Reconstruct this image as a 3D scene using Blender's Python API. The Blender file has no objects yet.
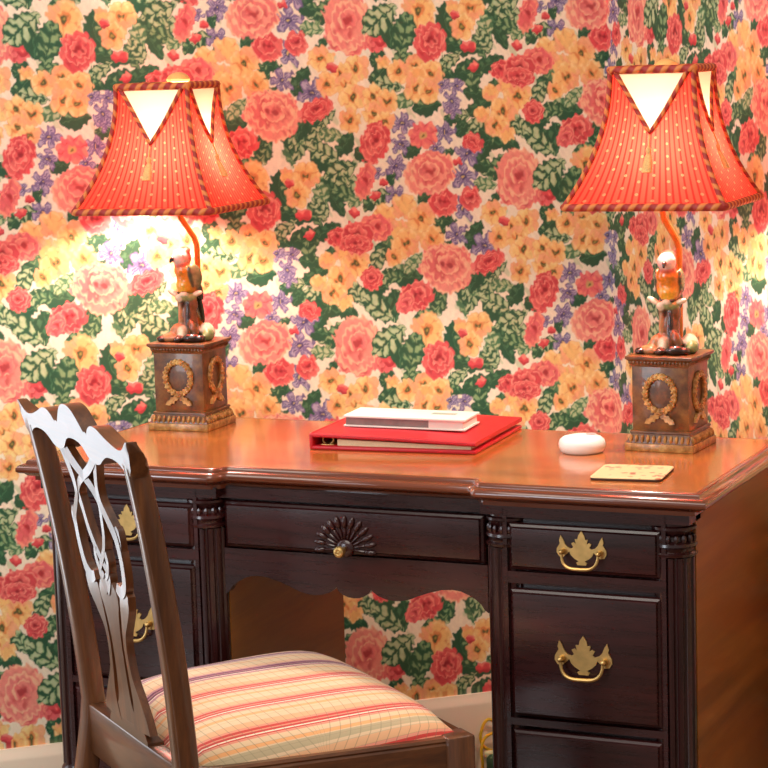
import bpy, bmesh, math, random
import numpy as np
from mathutils import Vector, Matrix

scene = bpy.context.scene
COL = scene.collection
PI = math.pi
random.seed(4)

# ------------------------------------------------------------------ helpers
def srgb(r, g, b, a=1.0):
    f = lambda v: (v/255/12.92) if v <= 10.3 else ((v/255+.055)/1.055)**2.4
    return (f(r), f(g), f(b), a)


class MB:
    """collects shapes for ONE mesh object"""
    def __init__(self):
        self.v, self.f, self.uv, self.mi = [], [], [], []
        self.cur = 0

    def add(self, verts, faces, uvs=None):
        o = len(self.v)
        self.v += [tuple(x) for x in verts]
        for k, fc in enumerate(faces):
            self.f.append([o+i for i in fc])
            self.uv.append(uvs[k] if uvs else [(0, 0)]*len(fc))
            self.mi.append(self.cur)

    def box(self, x0, x1, y0, y1, z0, z1):
        v = [(x, y, z) for z in (z0, z1) for y in (y0, y1) for x in (x0, x1)]
        self.add(v, [(0, 2, 3, 1), (4, 5, 7, 6), (0, 1, 5, 4), (2, 6, 7, 3), (0, 4, 6, 2), (1, 3, 7, 5)])

    def bbox(self, x0, x1, y0, y1, z0, z1, b=.003, seg=2):
        """box with rounded edges"""
        bm = bmesh.new()
        bmesh.ops.create_cube(bm, size=1)
        for q in bm.verts:
            q.co = ((x0+x1)/2+q.co.x*(x1-x0), (y0+y1)/2+q.co.y*(y1-y0), (z0+z1)/2+q.co.z*(z1-z0))
        bmesh.ops.bevel(bm, geom=bm.edges[:], offset=b, segments=seg, affect='EDGES', profile=.5)
        self.bm(bm)

    def bm(self, bm):
        bm.verts.index_update()
        self.add([q.co[:] for q in bm.verts], [[q.index for q in fc.verts] for fc in bm.faces])
        bm.free()

    def rings(self, rings, cap0=True, cap1=True, closed=False):
        """loops of equal length joined to a skin"""
        n = len(rings[0])
        v = [p for r in rings for p in r]
        f = []
        m = len(rings)
        for i in range(m if closed else m-1):
            a, b = i*n, ((i+1) % m)*n
            for j in range(n):
                k = (j+1) % n
                f.append((a+j, a+k, b+k, b+j))
        if not closed:
            if cap0: f.append(tuple(range(n-1, -1, -1)))
            if cap1: f.append(tuple((m-1)*n+j for j in range(n)))
        self.add(v, f)

    def lathe(self, prof, n=24, c=(0, 0), cap=True):
        rs = [[(c[0]+r*math.cos(2*PI*j/n), c[1]+r*math.sin(2*PI*j/n), z) for j in range(n)] for r, z in prof]
        self.rings(rs, cap, cap)

    def tube(self, pts, rad, n=10, closed=False, flat=1.0):
        """round bar along a path, with uv = (length, turn)"""
        P = [Vector(p) for p in pts]
        m = len(P)
        rr = rad if isinstance(rad, (list, tuple)) else [rad]*m
        tang = []
        for i in range(m):
            if closed:
                t = P[(i+1) % m]-P[i-1]
            else:
                t = P[min(i+1, m-1)]-P[max(i-1, 0)]
            tang.append(t.normalized())
        up = Vector((0, 0, 1)) if abs(tang[0].z) < .9 else Vector((1, 0, 0))
        nrm = (up-tang[0]*up.dot(tang[0])).normalized()
        rings, L = [], [0]
        for i in range(m):
            nrm = (nrm-tang[i]*nrm.dot(tang[i])).normalized()
            bi = tang[i].cross(nrm)
            rings.append([P[i]+rr[i]*(math.cos(2*PI*j/n)*nrm*flat+math.sin(2*PI*j/n)*bi) for j in range(n)])
            if i: L.append(L[-1]+(P[i]-P[i-1]).length)
        v = [q for r in rings for q in r]
        f, uv = [], []
        for i in range(m if closed else m-1):
            a, b = i*n, ((i+1) % m)*n
            l0, l1 = L[i], (L[i+1] if i+1 < m else L[i]+(P[0]-P[i]).length)
            for j in range(n):
                k = (j+1) % n
                f.append((a+j, a+k, b+k, b+j))
                uv.append([(l0, j/n), (l0, (j+1)/n), (l1, (j+1)/n), (l1, j/n)])
        if not closed:
            f.append(tuple(range(n-1, -1, -1))); uv.append([(0, 0)]*n)
            f.append(tuple((m-1)*n+j for j in range(n))); uv.append([(L[-1], 0)]*n)
        self.add(v, f, uv)

    def prism(self, poly, a, b, fn):
        """2d outline extruded from depth a to b; fn(u, w, depth) -> point"""
        n = len(poly)
        v = [fn(u, w, a) for u, w in poly]+[fn(u, w, b) for u, w in poly]
        f = [tuple(range(n)), tuple(range(2*n-1, n-1, -1))]
        f += [(i, n+i, n+(i+1) % n, (i+1) % n) for i in range(n)]
        self.add(v, f)

    def ell(self, c, r, rot=None, n=14, m=9):
        M = rot.to_3x3() if rot is not None else Matrix.Identity(3)
        c = Vector(c)
        v = [c+M @ Vector((0, 0, -r[2]))]
        for i in range(1, m):
            a = -PI/2+PI*i/m
            for j in range(n):
                v.append(c+M @ Vector((r[0]*math.cos(a)*math.cos(2*PI*j/n), r[1]*math.cos(a)*math.sin(2*PI*j/n), r[2]*math.sin(a))))
        v.append(c+M @ Vector((0, 0, r[2])))
        f = [(0, 1+(j+1) % n, 1+j) for j in range(n)]
        for i in range(m-2):
            for j in range(n):
                a, b = 1+i*n, 1+(i+1)*n
                f.append((a+j, a+(j+1) % n, b+(j+1) % n, b+j))
        t, o = len(v)-1, 1+(m-2)*n
        f += [(o+j, o+(j+1) % n, t) for j in range(n)]
        self.add(v, f)

    def build(self, name, mat, parent=None, sharp=35, fix=True):
        me = bpy.data.meshes.new(name)
        me.from_pydata(self.v, [], self.f)
        mats = mat if isinstance(mat, (list, tuple)) else [mat]
        for q in mats: me.materials.append(q)
        for p, k in zip(me.polygons, self.mi): p.material_index = k
        uvl = me.uv_layers.new(name='UVMap')
        flat = [c for u in self.uv for q in u for c in q]
        uvl.data.foreach_set('uv', flat)
        if fix:
            bm = bmesh.new(); bm.from_mesh(me)
            bmesh.ops.recalc_face_normals(bm, faces=bm.faces[:])
            bm.to_mesh(me); bm.free()
        me.polygons.foreach_set('use_smooth', [True]*len(me.polygons))
        me.set_sharp_from_angle(angle=math.radians(sharp))
        o = bpy.data.objects.new(name, me)
        COL.objects.link(o)
        if parent is not None: o.parent = parent
        return o


def tag(o, label=None, cat=None, group=None, kind=None):
    if label: o['label'] = label
    if cat: o['category'] = cat
    if group: o['group'] = group
    if kind: o['kind'] = kind
    return o


def thing(name, label, cat, loc=(0, 0, 0), rz=0.0, group=None):
    o = bpy.data.objects.new(name, None)
    o.empty_display_size = .05
    COL.objects.link(o)
    o.location = loc
    o.rotation_euler = (0, 0, rz)
    return tag(o, label, cat, group)


def copy_tree(o, parent=None):
    c = o.copy()
    COL.objects.link(c)
    if parent is not None: c.parent = parent
    for ch in list(o.children): copy_tree(ch, c)
    return c


# ------------------------------------------------------------------ materials
class NT:
    def __init__(self, name):
        self.m = bpy.data.materials.new(name)
        self.m.use_nodes = True
        self.t = self.m.node_tree
        self.b = self.t.nodes['Principled BSDF']
        self.out = self.t.nodes['Material Output']

    def n(self, kind, **kw):
        q = self.t.nodes.new(kind)
        for k, v in kw.items():
            if k in q.inputs: q.inputs[k].default_value = v
            else: setattr(q, k, v)
        return q

    def l(self, a, ao, b, bi):
        self.t.links.new(a.outputs[ao], b.inputs[bi])

    def math(self, op, a, b=None, c=None):
        q = self.t.nodes.new('ShaderNodeMath'); q.operation = op
        for i, s in enumerate((a, b, c)):
            if s is None: continue
            if isinstance(s, (int, float)): q.inputs[i].default_value = s
            else: self.t.links.new(s, q.inputs[i])
        return q.outputs[0]

    def mix(self, fac, a, b):
        q = self.t.nodes.new('ShaderNodeMix'); q.data_type = 'RGBA'
        for s, i in ((fac, 0), (a, 6), (b, 7)):
            if isinstance(s, (int, float)): q.inputs[i].default_value = s
            elif isinstance(s, tuple): q.inputs[i].default_value = s
            else: self.t.links.new(s, q.inputs[i])
        return q.outputs[2]

    def ramp(self, fac, stops):
        q = self.t.nodes.new('ShaderNodeValToRGB')
        e = q.color_ramp.elements
        e[0].position, e[0].color = stops[0]
        e[1].position, e[1].color = stops[-1]
        for p, c in stops[1:-1]:
            k = e.new(p); k.color = c
        self.t.links.new(fac, q.inputs[0])
        return q.outputs[0]

    def bump(self, h, strength=.3, dist=.002):
        q = self.n('ShaderNodeBump', Strength=strength, Distance=dist)
        self.t.links.new(h, q.inputs['Height'])
        self.t.links.new(q.outputs[0], self.b.inputs['Normal'])

    def set(self, **kw):
        for k, v in kw.items():
            k = k.replace('_', ' ')
            if isinstance(v, (int, float, tuple)): self.b.inputs[k].default_value = v
            else: self.t.links.new(v, self.b.inputs[k])
        return self.m


def plain(name, col, rough=.5, metal=0.0, noise=.0, scale=40, **kw):
    t = NT(name)
    if noise:
        tc = t.n('ShaderNodeTexCoord')
        nz = t.n('ShaderNodeTexNoise', Scale=scale, Detail=4)
        t.l(tc, 'Object', nz, 'Vector')
        d = tuple(c*(1-noise) for c in col[:3])+(1,)
        u = tuple(min(1, c*(1+noise)) for c in col[:3])+(1,)
        c = t.ramp(nz.outputs[0], [(.3, d), (.7, u)])
        t.set(Base_Color=c)
    else:
        t.set(Base_Color=col)
    return t.set(Roughness=rough, Metallic=metal, **kw)


def wood(name, dark, mid, light, axis='x', rough=.3, coat=.4, scale=1.0, bump=.05):
    """polished wood; grain runs along the given object axis"""
    t = NT(name)
    tc = t.n('ShaderNodeTexCoord')
    mp = t.n('ShaderNodeMapping')
    s = {'x': (1.3, 16, 16), 'y': (16, 1.3, 16), 'z': (16, 16, 1.3)}[axis]
    mp.inputs['Scale'].default_value = tuple(q*scale for q in s)
    t.l(tc, 'Object', mp, 'Vector')
    n1 = t.n('ShaderNodeTexNoise', Scale=1.6, Detail=6, Roughness=.6, Distortion=.6)
    t.l(mp, 0, n1, 'Vector')
    n2 = t.n('ShaderNodeTexNoise', Scale=9, Detail=5, Roughness=.7)
    t.l(mp, 0, n2, 'Vector')
    f = t.math('ADD', t.math('MULTIPLY', n1.outputs[0], .7), t.math('MULTIPLY', n2.outputs[0], .3))
    c = t.ramp(f, [(.30, dark), (.5, mid), (.70, light)])
    t.set(Base_Color=c)
    t.set(Roughness=t.math('MULTIPLY_ADD', n2.outputs[0], .12, rough-.06))
    t.bump(n2.outputs[0], bump, .001)
    return t.set(Coat_Weight=coat, Coat_Roughness=.12)

# ------------------------------------------------------------------ printed wallpaper: where each flower and leaf sits in one repeat (mm)
PW, PH = .334, .6037
LV = [
    (-303,934,27,14,-85,'V'), (-354,937,27,15,70,'V'), (-287,944,29,14,72,'V'), (-382,914,23,12,20,'V'), (-426,996,25,14,-20,'V'),
    (-262,1193,23,14,-60,'V'), (-262,1416,23,12,-60,'V'), (-594,1496,23,14,-10,'D'), (-590,1458,23,12,-10,'V'), (-564,1490,27,14,60,'V'),
    (-566,1435,17,8,40,'D'), (-464,1403,19,14,60,'D'), (-456,1376,17,14,45,'D'), (-471,1363,12,10,0,'D'), (-443,1352,27,14,-15,'V'),
    (-610,1360,17,10,-90,'D'), (-410,1321,25,14,10,'V'), (-368,1309,27,17,10,'D'), (-414,1401,21,12,15,'V'), (-329,1468,31,15,-90,'D'),
    (-321,1449,15,12,-60,'D'), (-311,1422,21,15,-10,'D'), (-285,1411,21,10,0,'D'), (-250,1429,25,14,-75,'V'), (-241,1450,17,14,0,'D'),
    (-376,1414,15,8,-50,'D'), (-320,1393,25,12,30,'V'), (-329,1369,19,10,-20,'D'), (-622,1270,27,15,70,'V'), (-574,1292,27,14,30,'V'),
    (-596,1282,19,12,20,'D'), (-589,1260,25,15,60,'V'), (-558,1262,25,12,-10,'V'), (-564,1164,27,21,-40,'D'), (-571,1212,31,19,-30,'D'),
    (-573,1228,31,17,-25,'V'), (-531,1245,25,14,55,'D'), (-541,1195,33,17,20,'V'), (-528,1170,27,15,10,'V'), (-537,1152,23,14,-20,'V'),
    (-581,1151,23,15,-80,'V'), (-585,1127,23,12,-50,'V'), (-551,1131,25,12,-60,'D'), (-498,1222,19,12,-40,'D'), (-515,1137,17,10,30,'V'),
    (-487,1133,17,12,60,'D'), (-464,1143,21,14,20,'V'), (-444,1177,14,8,-80,'D'), (-618,1074,29,17,30,'D'), (-615,1066,25,14,-10,'D'),
    (-573,1083,29,14,25,'D'), (-610,1047,19,14,-80,'V'), (-566,1041,12,10,-60,'D'), (-605,1028,25,12,-5,'D'), (-595,1003,31,14,30,'D'),
    (-632,986,15,12,0,'V'), (-633,965,17,12,30,'D'), (-605,966,25,12,20,'V'), (-461,1042,25,17,40,'D'), (-476,1024,23,14,60,'V'),
    (-449,1060,15,10,0,'V'), (-481,967,27,15,10,'D'), (-451,992,23,14,10,'V'), (-441,948,19,12,-80,'D'), (-537,962,19,15,-20,'D'),
    (-515,961,27,12,-65,'V'), (-456,930,27,19,-60,'D'), (-476,931,37,19,-40,'V'), (-538,929,21,15,-30,'D'), (-572,937,23,15,-30,'D'),
    (-337,1092,19,12,-10,'D'), (-349,1079,15,12,-60,'D'), (-280,1062,29,15,60,'D'), (-338,1043,15,10,30,'D'), (-415,987,29,17,0,'D'),
    (-443,989,17,12,-10,'V'), (-405,1014,23,12,45,'V'), (-358,951,23,14,60,'D'), (-306,956,31,12,-80,'D'), (-297,961,23,10,70,'V'),
    (-282,974,23,12,70,'D'), (-353,934,19,12,60,'V'), (-402,1226,19,12,10,'D'), (-320,1282,15,10,0,'D'), (-300,1263,17,12,50,'D'),
    (-328,1220,12,8,20,'D'), (-266,1267,21,14,-30,'V'), (-249,1247,21,15,-60,'D'), (-255,1223,23,12,60,'D'), (-431,1120,17,10,20,'D'),
    (-376,1139,17,10,30,'D'), (-437,1442,25,15,-90,'D'), (-457,1473,37,25,38,'V'), (-411,1444,39,21,-103,'V'),
]
PU = [
    (-419,1278,21,19,0), (-423,1239,19,17,-40), (-334,1259,21,19,-20), (-433,1198,21,21,-10), (-436,1144,19,21,-70),
    (-353,1230,17,14,-50), (-317,1301,17,15,-30), (-337,1347,14,15,-90), (-308,1345,14,15,-80), (-319,1317,17,19,-15),
    (-471,1189,14,12,-10), (-300,1173,27,23,-25), (-290,1216,27,23,0), (-302,1113,25,19,-45), (-316,1064,21,21,-5),
    (-260,1040,25,27,-30),
]
YE = [
    (-574,1403,23,0.2,1), (-507,1383,25,0.1,1), (-537,1373,19,0.5,1), (-563,1356,21,0.5,1), (-527,1354,21,0.2,1),
    (-514,1330,25,0.0,1), (-475,1331,21,0.1,1), (-447,1320,21,0.5,1), (-521,1288,21,0.6,1), (-474,1297,21,0.2,1),
    (-454,1283,19,0.2,1), (-372,1468,23,0.3,0), (-380,1488,31,0.45,1), (-312,1491,14,0.6,0), (-283,1475,17,0.8,0),
    (-276,1491,25,0.5,1), (-294,1455,23,0.5,1), (-389,1385,21,0.6,1), (-423,1375,21,0.5,1), (-359,1370,23,0.4,1),
    (-386,1367,17,0.9,0), (-390,1342,23,0.5,1), (-364,1336,21,0.5,1), (-241,1329,14,0.8,0), (-574,1029,15,0.6,0),
    (-543,1041,17,0.5,0), (-519,1019,27,0.5,1), (-550,991,27,0.4,1), (-593,988,15,0.7,0), (-565,966,21,0.5,1),
    (-543,949,15,0.6,0), (-432,1078,17,0.5,0), (-459,1101,25,0.5,0), (-419,1122,23,0.5,0), (-398,1074,25,0.7,0),
    (-387,1098,27,0.6,1), (-418,1053,27,0.55,1), (-364,1057,23,0.9,1), (-442,1028,17,0.8,1), (-453,1393,12,0.7,0),
]
RO = [
    ('c',-252,1008,33,19,20,3), ('c',-474,1245,27,39,-20,5), ('p',-495,1174,17,33,-15,2), ('c',-488,989,21,21,0,8), ('c',-359,1429,31,35,-10,4),
    ('c',-278,1237,21,17,-30,6), ('f',-378,1255,27,25,0,7), ('r',-287,1132,21,21,-30,9), ('r',-342,1126,27,25,-10,11), ('o',-367,1182,46,39,10,1),
    ('p',-474,1086,29,23,-20,12), ('r',-553,1071,19,17,0,13), ('r',-514,1074,31,23,0,14), ('c',-517,1056,33,17,-5,15), ('r',-399,951,31,27,20,16),
    ('p',-422,939,15,21,-40,17), ('o',-336,1002,52,42,-15,18), ('p',-469,1432,23,19,0,19), ('p',-513,1431,25,23,-40,20), ('p',-541,1434,19,17,-10,21),
    ('s',-520,1468,44,50,0,22), ('b',-457,1437,14,14,0,23), ('b',-283,1418,14,10,0,24), ('b',-273,1380,12,8,20,25), ('b',-311,1202,8,8,0,26),
    ('b',-459,1169,8,8,0,27), ('b',-475,1145,10,8,0,28), ('b',-518,1116,10,10,0,29), ('b',-308,1478,8,8,0,30), ('b',-554,1387,12,8,-20,31),
]
def lin(r, g, b):
    return np.array([((v/255+.055)/1.055)**2.4 if v > 10.3 else v/255/12.92 for v in (r, g, b)])

def sstep(a, b, x):
    t = np.clip((x-a)/(b-a), 0, 1)
    return t*t*(3-2*t)

def paint_repeat(res=.0013):
    """one repeat of the printed paper (width PW, height PH, half drop) as a colour grid"""
    nx, nz = int(PW/res), int(PH/res)
    gx, gz = np.meshgrid((np.arange(nx)+.5)*PW/nx, (np.arange(nz)+.5)*PH/nz)
    rng = np.random.default_rng(7)
    # smooth periodic wobble, so that the edges look brushed by hand
    def wob(amp, n, lo, hi):
        a = np.zeros_like(gx)
        for _ in range(n):
            i, j = rng.integers(lo, hi, 2)
            i *= rng.choice((-1, 1))
            a += np.sin(2*math.pi*(i*gx/PW + (j + i*.5)*gz/PH) + rng.uniform(0, 6.3))
        return a*amp/math.sqrt(n)
    wx, wz = wob(.0019, 16, 6, 34), wob(.0019, 16, 6, 34)
    n1 = wob(1, 20, 8, 30)
    img = np.empty((nz, nx, 3))
    img[:] = lin(246, 232, 206)
    # faint leaf sprays in the ground colour
    spray = sstep(.9, 1.3, wob(1, 10, 4, 12)+.25*n1)
    img += (lin(176, 196, 150)-img)*(spray*.55)[..., None]

    def local(X, Z, rot):
        dx, dz = gx+wx-X/1000, gz+wz-Z/1000
        kx = np.round(dx/PW)
        dx = dx-kx*PW
        dz = dz-kx*PH/2
        dz = dz-np.round(dz/PH)*PH
        c, s = math.cos(math.radians(rot)), math.sin(math.radians(rot))
        return dx*c+dz*s, -dx*s+dz*c

    def put(mask, col, a=1.0):
        img[:] += (col-img)*(np.clip(mask, 0, 1)*a)[..., None]

    AA = .0008
    GD, GM, GL, GP = lin(46, 90, 64), lin(78, 124, 86), lin(150, 182, 128), lin(198, 208, 166)
    # ---- leaves
    def leaf(i, X, Z, a, b, r, st):
        s, t = local(X, Z, r)
        a, b = a/1000*1.1, b/1000*1.1
        sn = s/a
        prof = b*np.clip(1-sn*sn, 0, 1)**.75*(1-.22*sn)*(1+.07*np.sin(sn*16+i))
        m = sstep(-AA, AA, prof-np.abs(t))*(np.abs(sn) < 1.02)
        v = np.abs(t)/np.maximum(prof, 1e-5)
        vein = np.sin((9+i % 4)*(sn*(a/.03)**.4+.5*v-.25*v*v)+i+.5*n1)
        if st == 'V':
            put(m, GD if i % 4 else GM)
            vein = np.sin((11+i % 3)*(sn*(a/.03)**.35+.62*v-.30*v*v)+i+.35*n1)
            lobe = sstep(-.75, -.45, vein-1.0*v*v)*sstep(.97, .80, v)*sstep(.05, .13, v)
            put(m*lobe, GM if i % 3 == 0 else GL)
            put(m*lobe*sstep(.0, .5, vein+.25*n1)*sstep(.95, .6, v), GP if i % 3 else GL, .75)
        else:
            put(m, GD)
            put(m*sstep(.15, .3, v)*sstep(.9, .7, v)*(t > 0)*sstep(.1, .5, vein+.4*n1), GM, .9)
            if i % 2:
                put(m*sstep(.3, .4, v)*sstep(.85, .7, v)*(t > 0)*sstep(.55, .8, vein+.3*n1), GL, .8)
            put(m*sstep(.07, .03, np.abs(t)/b)*(np.abs(sn) < .8), GM, .9)
    for i, q in enumerate(LV[:-3]):
        leaf(i, *q)
    # ---- violet stars
    VD, VM, VP = lin(78, 70, 112), lin(124, 112, 152), lin(188, 176, 196)
    for i, (X, Z, a, b, r) in enumerate(PU):
        s, t = local(X, Z, r)
        rad = np.hypot(s/(a/1000*1.12), t/(b/1000*1.12))
        th = np.arctan2(t/b, s/a)
        f = np.abs(np.cos(2.5*th+i))
        edge = .34+.68*f**.8+.08*n1
        m = sstep(-.06, .06, edge-rad)
        put(m, VM)
        put(m*sstep(.12, .02, edge-rad)*(f > .4), VD, .8)
        put(m*sstep(.80, .93, f)*sstep(.95, .8, rad), VP, .9)
        put(m*sstep(.975, .99, f)*sstep(.75, .6, rad), VD, .9)
        put(sstep(.26, .16, rad), VD)
        put(sstep(.10, .05, rad), lin(216, 196, 120))
    # ---- yellow primroses
    for i, (X, Z, R, hue, dot) in enumerate(YE):
        s, t = local(X, Z, 37*i)
        R = R/1000*1.12
        rad, th = np.hypot(s, t*1.08)/R, np.arctan2(t, s)
        f = np.abs(np.cos(2.5*th))
        edge = .80+.22*f**.5+.03*n1
        m = sstep(-.05, .05, edge-rad)
        c0 = lin(248, 212, 138)*(1-hue)+lin(244, 180, 110)*hue
        put(m, c0)
        put(m*sstep(.62, .95, rad+.10*n1), lin(252, 222, 160), .75)
        put(m*sstep(.26, .08, f+.10*n1)*sstep(.2, .5, rad), lin(230, 146, 92), .7)
        put(m*sstep(.15, .9, np.sin(th*1+i*2.1)+.3*n1)*sstep(.35, .55, rad), lin(242, 150, 124), .6)
        put(m*sstep(.10, .0, edge-rad), lin(232, 158, 92), .6)
        if dot:
            put(sstep(.42, .30, rad+.08*n1), lin(228, 128, 72), .8)
            put(sstep(.25, .17, rad+.05*n1), lin(92, 92, 56))
            put(sstep(.10, .06, rad), lin(176, 160, 80), .8)
    # ---- roses, peonies, carnations, buds
    for (kd, X, Z, a, b, r, sd) in RO:
        s, t = local(X, Z, r)
        a, b = a/1000*1.08, b/1000*1.08
        sx, ty = s/a, t/b
        rad, th = np.hypot(sx, ty), np.arctan2(ty, sx)
        if kd in 'so':      # big salmon cabbage roses
            c0, c1, c2 = lin(238, 130, 124), lin(252, 196, 158), lin(208, 78, 80)
        elif kd in 'rcb':   # red ones
            c0, c1, c2 = lin(224, 84, 88), lin(248, 156, 138), lin(178, 48, 58)
        else:               # pink
            c0, c1, c2 = lin(234, 112, 114), lin(248, 160, 132), lin(200, 64, 68)
        lob = {'s': 7, 'o': 6, 'r': 5, 'c': 9, 'p': 5, 'f': 6, 'b': 4}[kd]
        edge = .86+.15*np.abs(np.cos(lob/2*th+sd+.5*np.sin(th*2+sd)))+.055*n1
        m = sstep(-.04, .04, edge-rad)
        put(m, c0)
        if kd == 'b':
            put(m*sstep(.2, .6, ty+.3*n1), c1, .7)
            put(m*sstep(-.2, -.6, ty), c2, .8)
            continue
        if kd == 'f':
            f = np.abs(np.cos(3*th+sd))
            put(m*sstep(.25, .05, f)*sstep(.25, .5, rad), c2, .75)
            put(m*sstep(.4, .8, rad+.2*n1)*sstep(.5, .9, f), c1, .6)
            put(sstep(.34, .22, rad), lin(214, 170, 110))
            put(sstep(.16, .08, rad), lin(120, 110, 60))
            continue
        # petals painted one over another from the rim inwards
        pr = np.random.default_rng(sd)
        near = rad < 1.3
        px, py = sx[near], ty[near]
        nn = n1[near]
        buf = img[near]
        rings = {'s': ((8, .66, .40), (6, .40, .36), (4, .17, .24)), 'o': ((9, .68, .38), (7, .44, .36), (5, .20, .24)),
                 'r': ((6, .60, .44), (4, .28, .34)), 'c': ((9, .70, .30), (8, .46, .28), (5, .22, .24)), 'p': ((6, .58, .46), (3, .24, .36))}[kd]
        for q, (cnt, dist, size) in enumerate(rings):
            for j in range(cnt):
                an = (j+pr.uniform(-.25, .25))*2*math.pi/cnt+q*.7+sd
                ds = dist*pr.uniform(.88, 1.1)
                ca, sa = math.cos(an), math.sin(an)
                ex, ey = px-ca*ds, py-sa*ds-.06*q
                al, ac = (ex*ca+ey*sa)/(size*pr.uniform(.7, .95)), (-ex*sa+ey*ca)/(size*pr.uniform(1.1, 1.5))
                rr = np.hypot(al, ac)+.13*nn
                mk = sstep(1.05, .93, rr)
                tone = pr.uniform(0, 1)
                base = c0*(1-.35*tone)+(c2 if pr.random() < .45 else c1)*.35*tone
                col = np.empty_like(buf)
                col[:] = base
                col += (c2-col)*(sstep(.15, -.75, al+.15*nn)*.75)[:, None]
                col += (c1-col)*(sstep(.62, .86, rr)*sstep(-.1, .45, al)*(.9 if pr.random() < .75 else .2))[:, None]
                buf += (col-buf)*mk[:, None]
        ht = sstep(.24, .10, np.hypot(px*.8, (py-.08)*1.7)+.05*nn)
        buf += (c2*.7-buf)*(ht*.9)[:, None]
        img[near] = buf
    for i, q in enumerate(LV[-3:]):
        leaf(i*4+1, *q)
    # small brushed tone variation of the print
    img *= (1+.035*n1)[..., None]
    return np.clip(img, .004, .95)

# ------------------------------------------------------------------ the two papered walls
CORNER = (0.0722, 1.1191)
WA = 0.7290
LEFT_DIR = (-math.cos(WA), -math.sin(WA))       # along the left wall, away from the corner
RIGHT_DIR = (math.sin(WA), -math.cos(WA))       # along the right wall, away from the corner
TILE = paint_repeat()


def paper_colour(X, Z):
    k = np.floor(X/PW)
    fx = (X-k*PW)/PW*TILE.shape[1]-.5
    fz = ((Z-k*PH/2) % PH)/PH*TILE.shape[0]-.5
    # the next column of the repeat continues half a drop lower, so look neighbours up through the same rule
    ix, iz = np.floor(fx).astype(int), np.floor(fz).astype(int)
    tx, tz = (fx-ix)[..., None], (fz-iz)[..., None]

    def at(i, j):
        wrap = np.floor_divide(i, TILE.shape[1])
        jj = (j-wrap*(TILE.shape[0]//2)) % TILE.shape[0]
        return TILE[jj, i % TILE.shape[1]]
    return ((at(ix, iz)*(1-tx)+at(ix+1, iz)*tx)*(1-tz)+(at(ix, iz+1)*(1-tx)+at(ix+1, iz+1)*tx)*tz)


def paper_material():
    t = NT('printed_floral_wallpaper')
    a = t.n('ShaderNodeAttribute', attribute_name='print')
    tc = t.n('ShaderNodeTexCoord')
    nz = t.n('ShaderNodeTexNoise', Scale=260, Detail=3)
    t.l(tc, 'Object', nz, 'Vector')
    grain = t.ramp(nz.outputs[0], [(.3, (.93, .93, .93, 1)), (.7, (1, 1, 1, 1))])
    mx = t.n('ShaderNodeMix'); mx.data_type = 'RGBA'; mx.blend_type = 'MULTIPLY'
    mx.inputs[0].default_value = 1
    t.l(a, 'Color', mx, 6); t.t.links.new(grain, mx.inputs[7])
    t.t.links.new(mx.outputs[2], t.b.inputs['Base Color'])
    t.bump(nz.outputs[0], .06, .0005)
    return t.set(Roughness=.5, Specular_IOR_Level=.35)


def wall(name, d, sign, us, zs):
    """papered wall slab; us = distances from the corner, zs = heights"""
    nu, nz = len(us), len(zs)
    U, Z = np.meshgrid(us, zs)
    front = np.stack([CORNER[0]+d[0]*U, CORNER[1]+d[1]*U, Z], -1).reshape(-1, 3)
    nrm = np.array([d[1], -d[0], 0.0])*(1 if sign > 0 else -1)     # points out of the room
    colr = paper_colour(-U*sign, Z).reshape(-1, 3)
    c4 = [front[0], front[nu-1], front[(nz-1)*nu], front[nz*nu-1]]
    back = np.array([c+nrm*.1 for c in c4])
    V = np.concatenate([front, back])
    i = (np.arange(nz-1)[:, None]*nu+np.arange(nu-1)[None]).ravel()
    quads = np.stack([i, i+1, i+nu+1, i+nu], -1)
    if sign > 0: quads = quads[:, ::-1]
    b = nu*nz
    k = [0, nu-1, (nz-1)*nu, nz*nu-1]
    extra = np.array([[b, b+2, b+3, b+1], [k[0], b, b+1, k[1]], [k[2], k[3], b+3, b+2], [k[0], k[2], b+2, b], [k[1], b+1, b+3, k[3]]])
    F = np.concatenate([quads, extra]).astype(np.int32)
    me = bpy.data.meshes.new(name)
    me.vertices.add(len(V)); me.vertices.foreach_set('co', V.astype(np.float32).ravel())
    me.loops.add(F.size); me.loops.foreach_set('vertex_index', F.ravel())
    me.polygons.add(len(F)); me.polygons.foreach_set('loop_start', np.arange(0, F.size, 4, dtype=np.int32))
    me.update(calc_edges=True)
    at = me.color_attributes.new('print', 'FLOAT_COLOR', 'POINT')
    rgba = np.ones((len(V), 4), np.float32)
    rgba[:len(colr), :3] = colr
    rgba[len(colr):, :3] = .7
    at.data.foreach_set('color', rgba.ravel())
    me.materials.append(PAPER)
    o = bpy.data.objects.new(name, me)
    COL.objects.link(o)
    return tag(o, kind='structure')


PAPER = paper_material()
BASE_H = .1606
zs = np.concatenate([np.arange(0, .17, .085), np.arange(.17, 1.62, .0017), np.linspace(1.622, 2.5, 110)])
wall('wall_left', LEFT_DIR, 1, np.concatenate([np.arange(0, 1.40, .0017), np.linspace(1.402, 2.6, 150)]), zs)
wall('wall_right', RIGHT_DIR, -1, np.concatenate([np.arange(0, .80, .0021), np.linspace(.803, 2.6, 220)]), zs)

CREAM = plain('cream_gloss_paint', srgb(240, 222, 198), .35, noise=.03, scale=6)


def along(d, u, off, z):
    """point at u along a wall, off in front of it"""
    nx, ny = (-d[1], d[0])
    # pick the side that looks into the room (towards negative y)
    if ny > 0: nx, ny = -nx, -ny
    return (CORNER[0]+d[0]*u+nx*off, CORNER[1]+d[1]*u+ny*off, z)


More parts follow.
